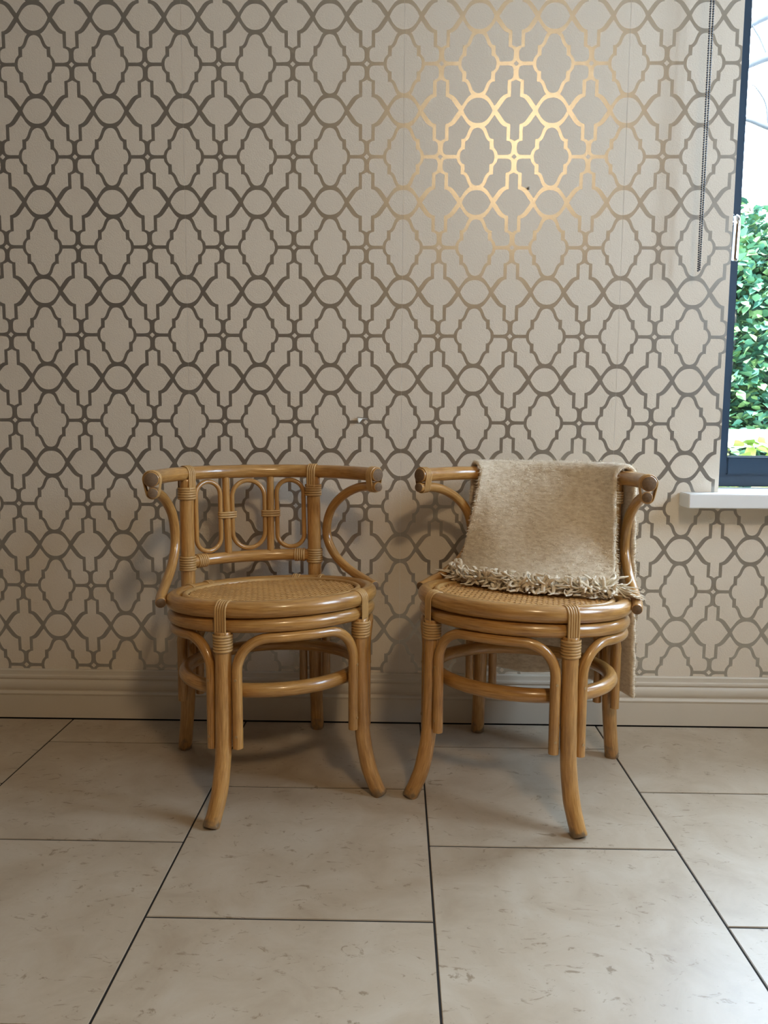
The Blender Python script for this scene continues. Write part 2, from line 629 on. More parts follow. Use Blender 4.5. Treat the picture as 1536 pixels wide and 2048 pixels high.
LENS = smooth_q([(143, 0), (122, 42), (97, 76), (70, 100), (35, 116), (0, 120)], [])
LAMP = smooth_q([(174, 0), (150, 33), (122, 73), (97, 104), (70, 122), (45, 128), (45, 268), (24, 275), (0, 289)], [5, 6])
MED = smooth_q([(170, 0), (166, 30), (154, 56), (138, 69), (121, 71), (121, 144), (100, 156), (80, 184), (63, 228), (49, 252), (28, 269), (0, 276)], [4, 5])
DIA = [(26, 0), (0, 26)]
PIECE = smooth_q([(72, 17), (161, 17), (167, 42), (180, 64), (203, 90), (203, 168), (225, 168), (242, 181), (256, 204), (268, 237), (281, 266), (296, 287),
                  (280, 296), (262, 312), (242, 336), (200, 396),
                  (183, 373), (160, 341), (138, 314), (118, 298), (98, 287), (78, 283), (78, 153), (58, 150), (41, 141), (29, 126), (24, 104), (24, 64), (31, 38), (47, 23), (72, 17)],
                 [1, 4, 5, 11, 15, 21, 22, 26, 27])[:-1]
HW, HH = 361.0, 436.5

def build_cell():
    polys = []
    polys.append(quad_sym(DIA))
    for sx in (1, -1):
        for sy in (1, -1):
            polys.append(mir(PIECE, sx, sy))
    for sx in (1, -1):
        polys.append([(sx * (HW - x), y) for x, y in MED] + [(sx * (HW - x), -y) for x, y in reversed(MED[1:])])       # half medallions at the cell sides
        for sy in (1, -1):
            polys.append([(sx * (HW - x), sy * (HH - y)) for x, y in LENS] + [(sx * HW, sy * HH)])                        # quarter lenses in the corners
    for sy in (1, -1):
        polys.append([(x, sy * (HH - y)) for x, y in LAMP] + [(-x, sy * (HH - y)) for x, y in reversed(LAMP[:-1])])       # half lanterns top and bottom
    verts, edges = [], []
    def add_loop(p):
        o = len(verts)
        verts.extend([Vector(q) for q in p])
        edges.extend([(o + i, o + (i + 1) % len(p)) for i in range(len(p))])
    for p in polys:
        add_loop(p)
    add_loop([(-HW, -HH), (HW, -HH), (HW, HH), (-HW, HH)])
    res = delaunay_2d_cdt(verts, edges, [], 0, 1e-4)
    ov, of = res[0], res[2]
    def inside(p, poly):
        x, y = p
        r = False
        j = len(poly) - 1
        for i in range(len(poly)):
            xi, yi = poly[i]
            xj, yj = poly[j]
            if (yi > y) != (yj > y) and x < (xj - xi) * (y - yi) / (yj - yi) + xi:
                r = not r
            j = i
        return r
    V = [(v.x * CW / (2 * HW), v.y * RH / (2 * HH)) for v in ov]
    F, MI = [], []
    for f in of:
        c = sum((ov[i] for i in f), Vector((0, 0))) / len(f)
        if abs(c.x) > HW or abs(c.y) > HH:
            continue
        F.append(list(f))
        MI.append(0 if any(inside((c.x, c.y), p) for p in polys) else 1)
    return V, F, MI
CELL = build_cell()

# the room shell -------------------------------------------------
def wall_box(name, boxes, mat, label):
    mb = MB()
    for a, b in boxes:
        mb.box(a, b)
    o = mb.build(name, mat, smooth=False)
    tag(o, label, kind='structure')
    return o

wall_back = wall_box('wall_back', [((RX0 - 0.3, 0.0, -0.1), (BW_X0, 0.3, RZ1 + 0.2)), ((BW_X1, 0.0, -0.1), (RX1 + 0.3, 0.3, RZ1 + 0.2)),
                                   ((BW_X0, 0.0, -0.1), (BW_X1, 0.3, BW_Z0 - 0.04)), ((BW_X0, 0.0, BW_Z1), (BW_X1, 0.3, RZ1 + 0.2))],
                     M['plaster'], 'wall papered with a silver trellis pattern on cream')
wall_box('wall_left', [((RX0 - 0.3, RY0, -0.1), (RX0, 0.0, RZ1 + 0.2))], M['room_wall'], 'plain painted side wall')
wall_box('wall_front', [((RX0 - 0.3, RY0 - 0.3, -0.1), (RX1 + 0.3, RY0, RZ1 + 0.2))], M['room_wall'], 'plain painted wall facing the papered wall')
wall_box('wall_right', [((RX1, RY0, -0.1), (RX1 + 0.3, RW_Y0, RZ1 + 0.2)), ((RX1, RW_Y1, -0.1), (RX1 + 0.3, 0.0, RZ1 + 0.2)),
                        ((RX1, RW_Y0, -0.1), (RX1 + 0.3, RW_Y1, RW_Z0)), ((RX1, RW_Y0, RW_Z1), (RX1 + 0.3, RW_Y1, RZ1 + 0.2))],
         M['room_wall'], 'plain painted side wall with a wide white window')
wall_box('ceiling', [((RX0, RY0, RZ1), (RX1, 0.0, RZ1 + 0.2))], M['ceiling'], 'flat pale painted ceiling')

def wallpaper_strip(c_first):
    verts, faces, mis = [], [], []
    V, F, MI = CELL
    for c in range(c_first, c_first + 3):
        for r in range(-4, 9):
            o = len(verts)
            cx, cz = c * CW, Z7 + (7 - r) * RH
            verts += [(cx + x, -0.0004, cz + y) for x, y in V]
            faces += [[o + i for i in f] for f in F]
            mis += MI
    me = bpy.data.meshes.new('wallpaper_strip')
    me.from_pydata(verts, [], faces)
    me.materials.append(M['paper'])
    me.materials.append(M['ink'])
    me.polygons.foreach_set('material_index', mis)
    bm = bmesh.new()
    bm.from_mesh(me)
    bmesh.ops.remove_doubles(bm, verts=bm.verts, dist=1e-5)
    def cut(b, co, no):
        bmesh.ops.bisect_plane(b, geom=b.verts[:] + b.edges[:] + b.faces[:], plane_co=co, plane_no=no, clear_outer=True)
    cut(bm, (0, 0, RZ1), (0, 0, 1))
    cut(bm, (0, 0, 0.10), (0, 0, -1))
    x0, x1 = (c_first - 0.5) * CW, (c_first + 2.5) * CW
    cut(bm, (x0 + 0.0003, 0, 0), (-1, 0, 0))
    cut(bm, (x1 - 0.0003, 0, 0), (1, 0, 0))
    cut(bm, (RX1, 0, 0), (1, 0, 0))
    if x1 > BW_X0 and x0 < BW_X1:
        parts = []
        for cuts in ([((BW_X0, 0, 0), (1, 0, 0))], [((BW_X0, 0, 0), (-1, 0, 0)), ((0, 0, BW_Z0 - 0.03), (0, 0, 1)), ((BW_X1, 0, 0), (1, 0, 0))],
                     [((BW_X0, 0, 0), (-1, 0, 0)), ((0, 0, BW_Z1), (0, 0, -1)), ((BW_X1, 0, 0), (1, 0, 0))], [((BW_X1, 0, 0), (-1, 0, 0))]):
            b2 = bm.copy()
            for co, no in cuts:
                cut(b2, co, no)
            t = bpy.data.meshes.new('tmp')
            b2.to_mesh(t)
            b2.free()
            parts.append(t)
        bm.clear()
        for t in parts:
            bm.from_mesh(t)
            bpy.data.meshes.remove(t)
    for f in bm.faces:
        if f.normal.y > 0:
            f.normal_flip()
    bm.to_mesh(me)
    bm.free()
    link_mesh('wallpaper_strip', me, wall_back)
for c in range(-6, 18, 3):
    wallpaper_strip(c)

# skirting board with a moulded profile
def skirting(name, along, a, b, fixed, sign):
    prof = [(0.0, 0.1275), (0.0055, 0.127), (0.0075, 0.1245), (0.0078, 0.1170), (0.0085, 0.1140), (0.0112, 0.1115), (0.0122, 0.1085), (0.0118, 0.1055), (0.0096, 0.1030),
            (0.0094, 0.1010), (0.0125, 0.0970), (0.0148, 0.0910), (0.0153, 0.0840), (0.0140, 0.0780), (0.0118, 0.0745), (0.0122, 0.0725), (0.0160, 0.0700), (0.0176, 0.0672),
            (0.0172, 0.0640), (0.0160, 0.0618), (0.0162, 0.0590), (0.0168, 0.0030), (0.0, 0.0030)]
    mb = MB()
    n = len(prof)
    for e in (a, b):
        for d, z in prof:
            mb.v.append((e, fixed + sign * d, z) if along == 'x' else (fixed + sign * d, e, z))
    for i in range(n):
        j = (i + 1) % n
        mb.face([i, j, n + j, n + i])
    mb.face(list(range(n)))
    mb.face(list(range(n, 2 * n)))
    o = mb.build(name, M['skirt'], angle=28)
    tag(o, 'cream painted moulded skirting board along the ' + ('papered wall' if name.endswith('back') else 'side wall'), kind='structure')
skirting('baseboard_back', 'x', RX0, RX1, 0.0, -1)
skirting('baseboard_left', 'y', RY0, -0.02, RX0, 1)
skirting('baseboard_right', 'y', RY0, -0.02, RX1, -1)

# ------------------------------------------------------------------ windows
def bevel_boxes(boxes, off=0.003, seg=2):
    bm = bmesh.new()
    for a, b in boxes:
        r = bmesh.ops.create_cube(bm, size=1.0)
        for v in r['verts']:
            v.co = Vector([(a[i] + b[i]) / 2 + v.co[i] * (b[i] - a[i]) for i in range(3)])
    bmesh.ops.bevel(bm, geom=bm.edges[:], offset=off, segments=seg, affect='EDGES')
    return bm

def bm_obj(name, bm, mat, parent=None, smooth=True):
    me = bpy.data.meshes.new(name)
    bm.to_mesh(me)
    bm.free()
    me.materials.append(mat)
    if smooth:
        me.shade_smooth()
        me.set_sharp_from_angle(angle=math.radians(35))
    return link_mesh(name, me, parent)

win = empty('window_1', ((BW_X0 + BW_X1) / 2, 0.15, BW_Z0))
tag(win, 'dark grey framed window with a white sill beside the hanging chain', kind='structure')
def wpart(name, boxes, mat, off=0.003, parent=win):
    loc = Vector(win.location)
    bm = bevel_boxes([(tuple(Vector(a) - loc), tuple(Vector(b) - loc)) for a, b in boxes], off)
    return bm_obj(name, bm, mat, parent)
FX0, FX1, FZ0, FZ1 = BW_X0 + 0.001, BW_X1 - 0.001, BW_Z0 + 0.001, BW_Z1 - 0.001
fy0, fy1 = 0.150, 0.215
wpart('frame_stile', [((FX0, fy0, FZ0), (FX0 + 0.040, fy1, FZ1))], M['frame'])
wpart('frame_stile', [((FX1 - 0.040, fy0, FZ0), (FX1, fy1, FZ1))], M['frame'])
wpart('frame_rail', [((FX0 + 0.040, fy0, FZ0), (FX1 - 0.040, fy1, FZ0 + 0.038))], M['frame'])
wpart('frame_rail', [((FX0 + 0.040, fy0, FZ1 - 0.038), (FX1 - 0.040, fy1, FZ1))], M['frame'])
sy0, sy1 = 0.138, 0.200
SX0, SX1, SZ0, SZ1 = FX0 + 0.026, FX1 - 0.026, FZ0 + 0.033, FZ1 - 0.033
sash = wpart('sash_stile', [((SX0, sy0, SZ0), (SX0 + 0.050, sy1, SZ1))], M['frame'])
wpart('sash_stile', [((SX1 - 0.050, sy0, SZ0), (SX1, sy1, SZ1))], M['frame'])
wpart('sash_rail', [((SX0 + 0.050, sy0, SZ0), (SX1 - 0.050, sy1, SZ0 + 0.046))], M['frame'])
wpart('sash_rail', [((SX0 + 0.050, sy0, SZ1 - 0.046), (SX1 - 0.050, sy1, SZ1))], M['frame'])
wpart('gasket', [((SX0 + 0.0495, 0.166, SZ0 + 0.045), (SX0 + 0.0535, 0.180, SZ1 - 0.045)), ((SX1 - 0.0535, 0.166, SZ0 + 0.045), (SX1 - 0.0495, 0.180, SZ1 - 0.045)),
                 ((SX0 + 0.05, 0.166, SZ0 + 0.0455), (SX1 - 0.05, 0.180, SZ0 + 0.0485)), ((SX0 + 0.05, 0.166, SZ1 - 0.0485), (SX1 - 0.05, 0.180, SZ1 - 0.0455))], M['gasket'], 0.0005)
def flat_pane(name, a, b, parent, loc, mat='glass'):
    mb = MB()
    mb.v = [tuple(Vector(p) - Vector(loc)) for p in ((a[0], a[1], a[2]), (b[0], b[1], a[2]), (b[0], b[1], b[2]), (a[0], a[1], b[2]))]
    mb.face([0, 1, 2, 3])
    return mb.build(name, M[mat], parent, smooth=False)
flat_pane('pane', (SX0 + 0.050, 0.172, SZ0 + 0.046), (SX1 - 0.050, 0.172, SZ1 - 0.046), win, win.location)
# painted sill with a horn past the reveal
wpart('window_sill', [((1.648, -0.066, 0.5625), (2.70, 0.0, 0.5965)), ((BW_X0 + 0.001, -0.002, 0.5625), (BW_X1 - 0.001, 0.165, 0.5965))], M['sill'], 0.002)
# lever handle on the hinge-side stile
hl = Vector(win.location)
hx, hz = SX0 + 0.020, 1.279
mbh = MB()
mbh.tube([Vector((hx, sy0 + 0.001, hz)) - hl, Vector((hx, sy0 - 0.010, hz)) - hl], 0.0155, seg=20, rim=0.002)
mbh.tube([Vector(p) - hl for p in spline([(hx, sy0 - 0.008, hz), (hx, sy0 - 0.030, hz), (hx, sy0 - 0.044, hz - 0.004), (hx, sy0 - 0.050, hz - 0.02), (hx, sy0 - 0.048, hz - 0.06), (hx, sy0 - 0.046, hz - 0.108)], 6)],
         0.0085, seg=14, rim=0.002, flat=0.75)
mbh.build('handle', M['chrome'], win)

win2 = empty('window_2', (RX1 + 0.15, (RW_Y0 + RW_Y1) / 2, RW_Z0))
tag(win2, 'wide white framed window in the side wall', kind='structure')
def w2(name, a, b):
    l = Vector(win2.location)
    bm_obj(name, bevel_boxes([(tuple(Vector(a) - l), tuple(Vector(b) - l))], 0.004), M['sill'], win2)
for (ya, yb) in ((RW_Y0, RW_Y0 + 0.06), (RW_Y1 - 0.06, RW_Y1), ((RW_Y0 + RW_Y1) / 2 - 0.04, (RW_Y0 + RW_Y1) / 2 + 0.04)):
    w2('frame_stile', (RX1 + 0.12, ya, RW_Z0), (RX1 + 0.18, yb, RW_Z1))
for (za, zb) in ((RW_Z0, RW_Z0 + 0.06), (RW_Z1 - 0.06, RW_Z1)):
    w2('frame_rail', (RX1 + 0.121, RW_Y0 + 0.058, za), (RX1 + 0.179, RW_Y1 - 0.058, zb))
flat_pane('pane', (RX1 + 0.15, RW_Y0 + 0.05, RW_Z0 + 0.05), (RX1 + 0.15, RW_Y1 - 0.05, RW_Z1 - 0.05), win2, win2.location)

# ------------------------------------------------------------------ ceiling lamp (gives the warm glow mirrored in the metallic ink)
def ceiling_lamp(x, y, watts):
    t = empty('ceiling_lamp_offscreen', (x, y, RZ1))
    tag(t, 'round warm white ceiling lamp', 'lamp')
    mb = MB()
    mb.tube([(0, 0, 0), (0, 0, -0.03)], 0.155, seg=40, rim=0.004)
    mb.build('base', M['chrome'], t)
    m, nt, nd, lk, b = new_mat('lamp_opal')
    b.inputs['Base Color'].default_value = (0.9, 0.85, 0.75, 1)
    b.inputs['Emission Color'].default_value = (1.0, 0.76, 0.47, 1)
    b.inputs['Emission Strength'].default_value = watts
    mb = MB()
    prof = [(0.145, -0.03), (0.143, -0.05), (0.13, -0.07), (0.09, -0.085), (0.045, -0.092), (0.0005, -0.094)]
    n = 40
    for r, z in prof:
        for k in range(n):
            mb.v.append((r * math.cos(2 * PI * k / n), r * math.sin(2 * PI * k / n), z))
    for i in range(len(prof) - 1):
        for k in range(n):
            mb.face([i * n + k, i * n + (k + 1) % n, (i + 1) * n + (k + 1) % n, (i + 1) * n + k])
    mb.build('lamp_shade_offscreen', m, t)
ceiling_lamp(1.58, -2.54, 54.0)

# ------------------------------------------------------------------ rattan chair
Z_SEAT, TILT = 0.396, 0.082
R1, T1 = 0.205, 0.0165           # upper seat ring
T2 = 0.0138                      # lower seat ring
def ringpt(phi, R, dz):
    x, y = R * math.cos(phi), R * math.sin(phi)
    return Vector((x, y, Z_SEAT + dz - TILT * y))
RAIL_Z, RAIL_R = 0.6455, 0.0155
_half = [(0.243, 0.006), (0.224, 0.072), (0.193, 0.132), (0.148, 0.181), (0.095, 0.209), (0.05, 0.2205), (0.0, 0.2245)]
RAIL = spline([(x, y, RAIL_Z) for x, y in _half] + [(-x, y, RAIL_Z) for x, y in reversed(_half[:-1])], 8)
_rx = np.array([p.x for p in RAIL])[::-1]
_ry = np.array([p.y for p in RAIL])[::-1]
def rail_y(x): return float(np.interp(x, _rx, _ry))
def rail_n(x):
    d = (rail_y(x + 0.004) - rail_y(x - 0.004)) / 0.008
    v = Vector((-d, 1, 0))
    return v.normalized()

def wob(n, amp=0.025):
    a, b, c = random.uniform(0, 6), random.uniform(0, 6), random.uniform(0, 6)
    return [1 + amp * (math.sin(i * 0.35 + a) * 0.6 + math.sin(i * 0.83 + b) * 0.4) for i in range(n)]

def build_chair():
    ch = empty('rattan_chair', (0, 0, 0))
    rat, leg_m, bind, cut = M['rattan'], M['rattan_leg'], M['binding'], M['cut_end']
    # rings of the seat
    n = 72
    MB().tube([ringpt(2 * PI * k / n, R1, 0) for k in range(n)], T1, closed=True, seg=18).build('seat_ring', rat, ch)
    MB().tube([ringpt(2 * PI * k / n, R1 - 0.001, -(T1 + T2) - 0.0005) for k in range(n)], T2, closed=True, seg=16).build('seat_ring', rat, ch)
    MB().tube([ringpt(2 * PI * k / n, 0.1815, 0.0075) for k in range(n)], 0.0062, closed=True, seg=10).build('seat_rim', bind, ch)
    # woven cane seat: two sets of flat strips in a twill weave
    wv = MB()
    pitch, amp, Rw = 0.0082, 0.0021, 0.1775
    m = int(Rw / pitch)
    ca, sa = math.cos(0.55), math.sin(0.55)
    for s in (0, 1):
        for i in range(-m, m + 1):
            c = i * pitch
            hl_ = math.sqrt(max(Rw * Rw - c * c, 0))
            if hl_ < 0.01: continue
            ks = int(hl_ / pitch)
            o = len(wv.v)
            rows = []
            pts = []
            for j2 in range(-2 * ks, 2 * ks + 1):
                j = j2 / 2
                a = j * pitch
                jj = int(math.floor(j + 0.25))
                over = (((i + jj) // 2) % 2 == 0)
                if s: over = not (((i + jj) // 2) % 2 == 0)
                h = amp if over else -amp
                pts.append((a, h))
            hs = [p[1] for p in pts]
            for idx, (a, h) in enumerate(pts):
                hh = (hs[max(idx - 1, 0)] + 2 * h + hs[min(idx + 1, len(hs) - 1)]) / 4
                for w, dz in ((-0.42, -0.0022), (-0.30, -0.0002), (0, 0.0008), (0.30, -0.0002), (0.42, -0.0022)):
                    u, v = (a, c + w * pitch) if s == 0 else (c + w * pitch, a)
                    x, y = ca * u - sa * v, sa * u + ca * v
                    wv.v.append((x, y, Z_SEAT + 0.0065 + hh + dz - TILT * y))
            u0 = random.uniform(0, 9)
            for k in range(len(pts) - 1):
                for e in range(4):
                    q = o + k * 5 + e
                    wv.face([q, q + 5, q + 6, q + 1], [(e * 0.08 + u0, k * 0.003 + u0), (e * 0.08 + u0, k * 0.003 + 0.003 + u0), (e * 0.08 + 0.08 + u0, k * 0.003 + 0.003 + u0), (e * 0.08 + 0.08 + u0, k * 0.003 + u0)])
    w = wv.build('woven_seat', M['weave'], ch, angle=80)
    tag(w, kind='stuff')
    # front legs, back posts
    LEGR = 0.0158
    for s in (-1, 1):
        p = spline([(s * 0.1385, -0.1605, 0.368), (s * 0.139, -0.161, 0.27), (s * 0.1405, -0.1625, 0.18), (s * 0.1435, -0.165, 0.12), (s * 0.152, -0.172, 0.062), (s * 0.163, -0.180, 0.025), (s * 0.172, -0.187, 0.0015)], 8)
        MB().tube(p, LEGR, seg=18, radii=wob(len(p)), capmi=1, rim=0.0015).build('front_leg', [leg_m, cut], ch)
        p = spline([(s * 0.148, 0.181, 0.632), (s * 0.1495, 0.180, 0.55), (s * 0.150, 0.177, 0.44), (s * 0.1505, 0.177, 0.33), (s * 0.1525, 0.180, 0.20), (s * 0.157, 0.188, 0.09), (s * 0.163, 0.199, 0.0015)], 8)
        MB().tube(p, 0.0160, seg=18, radii=wob(len(p)), capmi=1, rim=0.0015).build('back_post', [leg_m, cut], ch)
    # stretcher ring
    MB().tube([Vector((0.1835 * math.cos(2 * PI * k / n), 0.1835 * math.sin(2 * PI * k / n) + 0.002, 0.240 - 0.045 * 0.1835 * math.sin(2 * PI * k / n))) for k in range(n)], 0.0140, closed=True, seg=16).build('stretcher_ring', rat, ch)
    # top rail with cut ends, lower back rail, spindles
    MB().tube(RAIL, RAIL_R, seg=20, radii=wob(len(RAIL), 0.015), capmi=1, rim=0.0015).build('top_rail', [rat, cut], ch)
    lr = [Vector((x, rail_y(x) - 0.0095 * (1 - (x / 0.15) ** 2 * 0.5), 0.444)) for x in np.linspace(0.143, -0.143, 30)]
    MB().tube(lr, 0.0138, seg=16, radii=wob(len(lr), 0.02)).build('lower_rail', rat, ch)
    for s in (-1, 1):
        MB().tube([(s * 0.0535, rail_y(0.0535), 0.634), (s * 0.052, rail_y(0.052) - 0.005, 0.54), (s * 0.0505, rail_y(0.05) - 0.0095, 0.452)], 0.0086, seg=14).build('spindle', rat, ch)
    # oval loops
    for (xa, xb) in ((-0.1325, -0.0625), (-0.0440, 0.0440), (0.0625, 0.1325)):
        w2_ = (xb - xa) / 2 - 0.0052
        xc = (xa + xb) / 2
        zb, zt = 0.4583 + 0.0055, 0.6295 - 0.0055
        pts = []
        for k in range(17):
            a = PI * k / 16
            pts.append((xc + w2_ * math.cos(a), zt - w2_ + w2_ * math.sin(a)))
        for k in range(17):
            a = PI + PI * k / 16
            pts.append((xc + w2_ * math.cos(a), zb + w2_ + w2_ * math.sin(a)))
        P = [Vector((x, rail_y(x) - 0.0095 * (RAIL_Z - z) / 0.2, z)) for x, z in pts]
        MB().tube(P, 0.0054, closed=True, seg=10, up=(0, 1, 0)).build('oval_loop', rat, ch)
    # curved side arms
    for s in (-1, 1):
        p = spline([(s * 0.2415, -0.002, 0.6190), (s * 0.2355, 0.035, 0.6180), (s * 0.222, 0.078, 0.6115), (s * 0.203, 0.118, 0.592), (s * 0.186, 0.150, 0.560), (s * 0.1785, 0.166, 0.520),
                    (s * 0.1795, 0.163, 0.480), (s * 0.192, 0.136, 0.442), (s * 0.211, 0.088, 0.416), (s * 0.2275, 0.030, 0.402), (s * 0.2325, -0.006, 0.3975)], 6)
        MB().tube(p, 0.0106, seg=14, radii=wob(len(p), 0.02), capmi=1, rim=0.001).build('arm', [rat, cut], ch)
    # inverted arches under the seat, between neighbouring legs
    aFR = math.atan2(-0.1605, 0.1385)
    aFL = PI - aFR - 2 * PI
    aBR = math.atan2(0.177, 0.1505)
    aBL = PI - aBR
    ar = 0.0100
    def arch(a0, a1, z0, z1, rad0, rad1):
        d0, d1 = 0.130, 0.130
        A, B = a0 + d0, a1 - d1
        cw = 0.30
        pts = []
        def P(phi, z, rr): return Vector((rr * math.cos(phi), rr * math.sin(phi), z))
        def top(phi): return Z_SEAT - (T1 + 2 * T2) - 0.0008 - ar - TILT * 0.207 * math.sin(phi)
        for z in np.linspace(z0, top(A + cw) - 0.062, 7): pts.append(P(A, z, rad0))
        for k in range(1, 9):
            t = k / 8 * PI / 2
            phi = A + cw * (1 - math.cos(t))
            pts.append(P(phi, top(A + cw) - 0.062 + 0.062 * math.sin(t), rad0 + (0.205 - rad0) * k / 8))
        for k in range(1, 14):
            phi = A + cw + (B - A - 2 * cw) * k / 14
            pts.append(P(phi, top(phi), 0.205))
        for k in range(0, 8):
            t = PI / 2 - k / 8 * PI / 2
            phi = B - cw * (1 - math.cos(t))
            pts.append(P(phi, top(B - cw) - 0.062 + 0.062 * math.sin(t), 0.205 + (rad1 - 0.205) * k / 8))
        for z in np.linspace(top(B - cw) - 0.062, z1, 7): pts.append(P(B, z, rad1))
        o = MB().tube(pts, ar, seg=12, radii=wob(len(pts), 0.02), capmi=1).build('arch', [rat, cut], ch)
        for (phi, rr, zz, sgn) in ((A, rad0, z0, 1), (B, rad1, z1, -1)):
            for dz in (0.025, 0.135):
                c = P(phi, zz + dz, rr)
                nrm = Vector((math.cos(phi), math.sin(phi), 0))
                MB().tube([c + nrm * (ar - 0.001), c + nrm * (ar + 0.0008)], 0.0028, seg=10).build('pin', M['pin'], o)
    rf, rb = 0.2125, 0.2315
    arch(aFL, aFR, 0.144, 0.146, rf, rf)
    arch(aFR, aBR, 0.136, 0.132, rf, rb)
    arch(aBR, aBL, 0.126, 0.130, rb, rb)
    arch(aBL, aFL + 2 * PI, 0.132, 0.138, rb, rf)
    # bindings -----------------------------------------------------
    def strap(phi, nstrip, wd, low=0.0):
        mb = MB()
        o = Vector((R1 * math.cos(phi), R1 * math.sin(phi), Z_SEAT - TILT * R1 * math.sin(phi)))
        rad = Vector((math.cos(phi), math.sin(phi), 0))
        tan = Vector((-math.sin(phi), math.cos(phi), 0))
        circ = [(0, 0, T1 + 0.0003), (-0.001, -(T1 + T2), T2 + 0.0003)]
        if low: circ.append((0.008, -(T1 + 2 * T2) - low, 0.009))
        bands(mb, o, rad, Vector((0, 0, 1)), tan, circle_hull(circ), nstrip, wd)
        mb.build('binding', bind, ch)
    for a in (aFL, aFR):
        strap(a, 5, 0.0050, 0.006)
    strap(aBR + 0.17, 4, 0.0045)
    strap(aBR - 0.14, 2, 0.0045)
    strap(aBL - 0.17, 4, 0.0045)
    strap(aBL + 0.14, 2, 0.0045)
    X, Y, Zv = Vector((1, 0, 0)), Vector((0, 1, 0)), Vector((0, 0, 1))
    for s in (-1, 1):
        # leg top
        mb = MB()
        bands(mb, (s * 0.139, -0.1608, 0.3475), X, Y, Zv, circle_hull([(0, 0, LEGR + 0.0012)]), 6, 0.0056)
        mb.build('binding', bind, ch)
        # post under the top rail: strips over the rail, then round the post
        mb = MB()
        nrm = rail_n(s * 0.148)
        tng = Vector((nrm.y, -nrm.x, 0))
        bands(mb, (s * 0.148, 0.181, RAIL_Z), nrm, Zv, tng, circle_hull([(0, 0, RAIL_R + 0.0006), (0, -0.035, 0.0164)]), 4, 0.0054)
        bands(mb, (s * 0.1485, 0.181, 0.6010), X, Y, Zv, circle_hull([(0, 0, 0.0183)]), 5, 0.0055)
        mb.build('binding', bind, ch)
        # lower rail joint
        mb = MB()
        bands(mb, (s * 0.1503, 0.1765, 0.443), X, Y, Zv, circle_hull([(0, 0, 0.0172)]), 6, 0.0056)
        mb.build('binding', bind, ch)
        mb = MB()
        xj = s * 0.118
        t2 = Vector((1, (lr[8].y - lr[2].y) / (lr[8].x - lr[2].x) * s if False else 0, 0))
        y0 = rail_y(xj) - 0.0095 * (1 - (xj / 0.15) ** 2 * 0.5)
        sl = (rail_y(xj + 0.004) - rail_y(xj - 0.004)) / 0.008
        t2 = Vector((1, sl, 0)).normalized()
        nn = Vector((-t2.y, t2.x, 0))
        bands(mb, (xj, y0, 0.444), nn, Zv, t2, circle_hull([(0, 0, 0.0143)]), 5, 0.0052)
        mb.build('binding', bind, ch)
        # rail end tied to the arm end
        mb = MB()
        p = Vector((s * 0.2395, 0.019, RAIL_Z))
        d = Vector((s * -0.19, 0.66 * 0.9, 0)).normalized()
        nn = Vector((-d.y, d.x, 0))
        off = (Vector((s * 0.2385, 0.019, 0)) - Vector((p.x, p.y, 0))).dot(nn)
        bands(mb, p, nn, Zv, d, circle_hull([(0, 0, RAIL_R + 0.0006), (off, 0.6185 - RAIL_Z, 0.0112)]), 4, 0.0052)
        mb.build('binding', bind, ch)
        # spindle tied to the loops beside it
        mb = MB()
        xs = s * 0.052
        ys = rail_y(xs) - 0.005
        tt = Vector((1, (rail_y(xs + 0.01) - rail_y(xs - 0.01)) / 0.02, 0)).normalized()
        nn = Vector((-tt.y, tt.x, 0))
        bands(mb, (xs, ys, 0.545), tt, nn, Zv, circle_hull([(0, 0, 0.0092), (0.0155, 0, 0.0062), (-0.0140, 0, 0.0062)]), 3, 0.0054)
        mb.build('binding', bind, ch)
    return ch

chairA = build_chair()
chairB = copy_tree(chairA)
chairA.location = (0.6877, -0.2989, 0)
chairA.rotation_euler = (0, 0, 0.4184)
chairB.location = (1.2183, -0.3086, 0)
chairB.rotation_euler = (0, 0, -0.4409)
tag(chairA, 'rattan chair with bare oval-loop back and empty woven cane seat', 'chair', 'rattan tub chairs by the papered wall')
tag(chairB, 'rattan chair draped with the cream fringed blanket, nearer the window', 'chair', 'rattan tub chairs by the papered wall')

# ------------------------------------------------------------------ blanket over the second chair's back
def wool_mat(name, c1, c2):
    m, nt, nd, lk, b = new_mat(name)
    tc = N(nd, 'ShaderNodeTexCoord')
    mp = N(nd, 'ShaderNodeMapping')
    mp.inputs['Scale'].default_value = (70, 70, 190)
    lk.new(tc.outputs['Object'], mp.inputs['Vector'])
    n = N(nd, 'ShaderNodeTexNoise')
    n.inputs['Scale'].default_value = 1.0
    n.inputs['Detail'].default_value = 6
    n.inputs['Roughness'].default_value = 0.65
    lk.new(mp.outputs['Vector'], n.inputs['Vector'])
    rp = ramp(nd, [(0.36, c1), (0.60, c2)])
    lk.new(n.outputs['Fac'], rp.inputs['Fac'])
    lk.new(rp.outputs['Color'], b.inputs['Base Color'])
    b.inputs['Roughness'].default_value = 0.95
    b.inputs['Specular IOR Level'].default_value = 0.1
    b.inputs['Sheen Weight'].default_value = 0.35
    b.inputs['Sheen Roughness'].default_value = 0.5
    bp = N(nd, 'ShaderNodeBump')
    bp.inputs['Strength'].default_value = 0.7
    bp.inputs['Distance'].default_value = 0.003
    lk.new(n.outputs['Fac'], bp.inputs['Height'])
    lk.new(bp.outputs['Normal'], b.inputs['Normal'])
    return m
M['wool'] = wool_mat('cream_wool', (0.66, 0.54, 0.39), (0.86, 0.75, 0.59))
M['fringe'] = wool_mat('cream_wool_fringe', (0.80, 0.68, 0.50), (0.92, 0.83, 0.68))

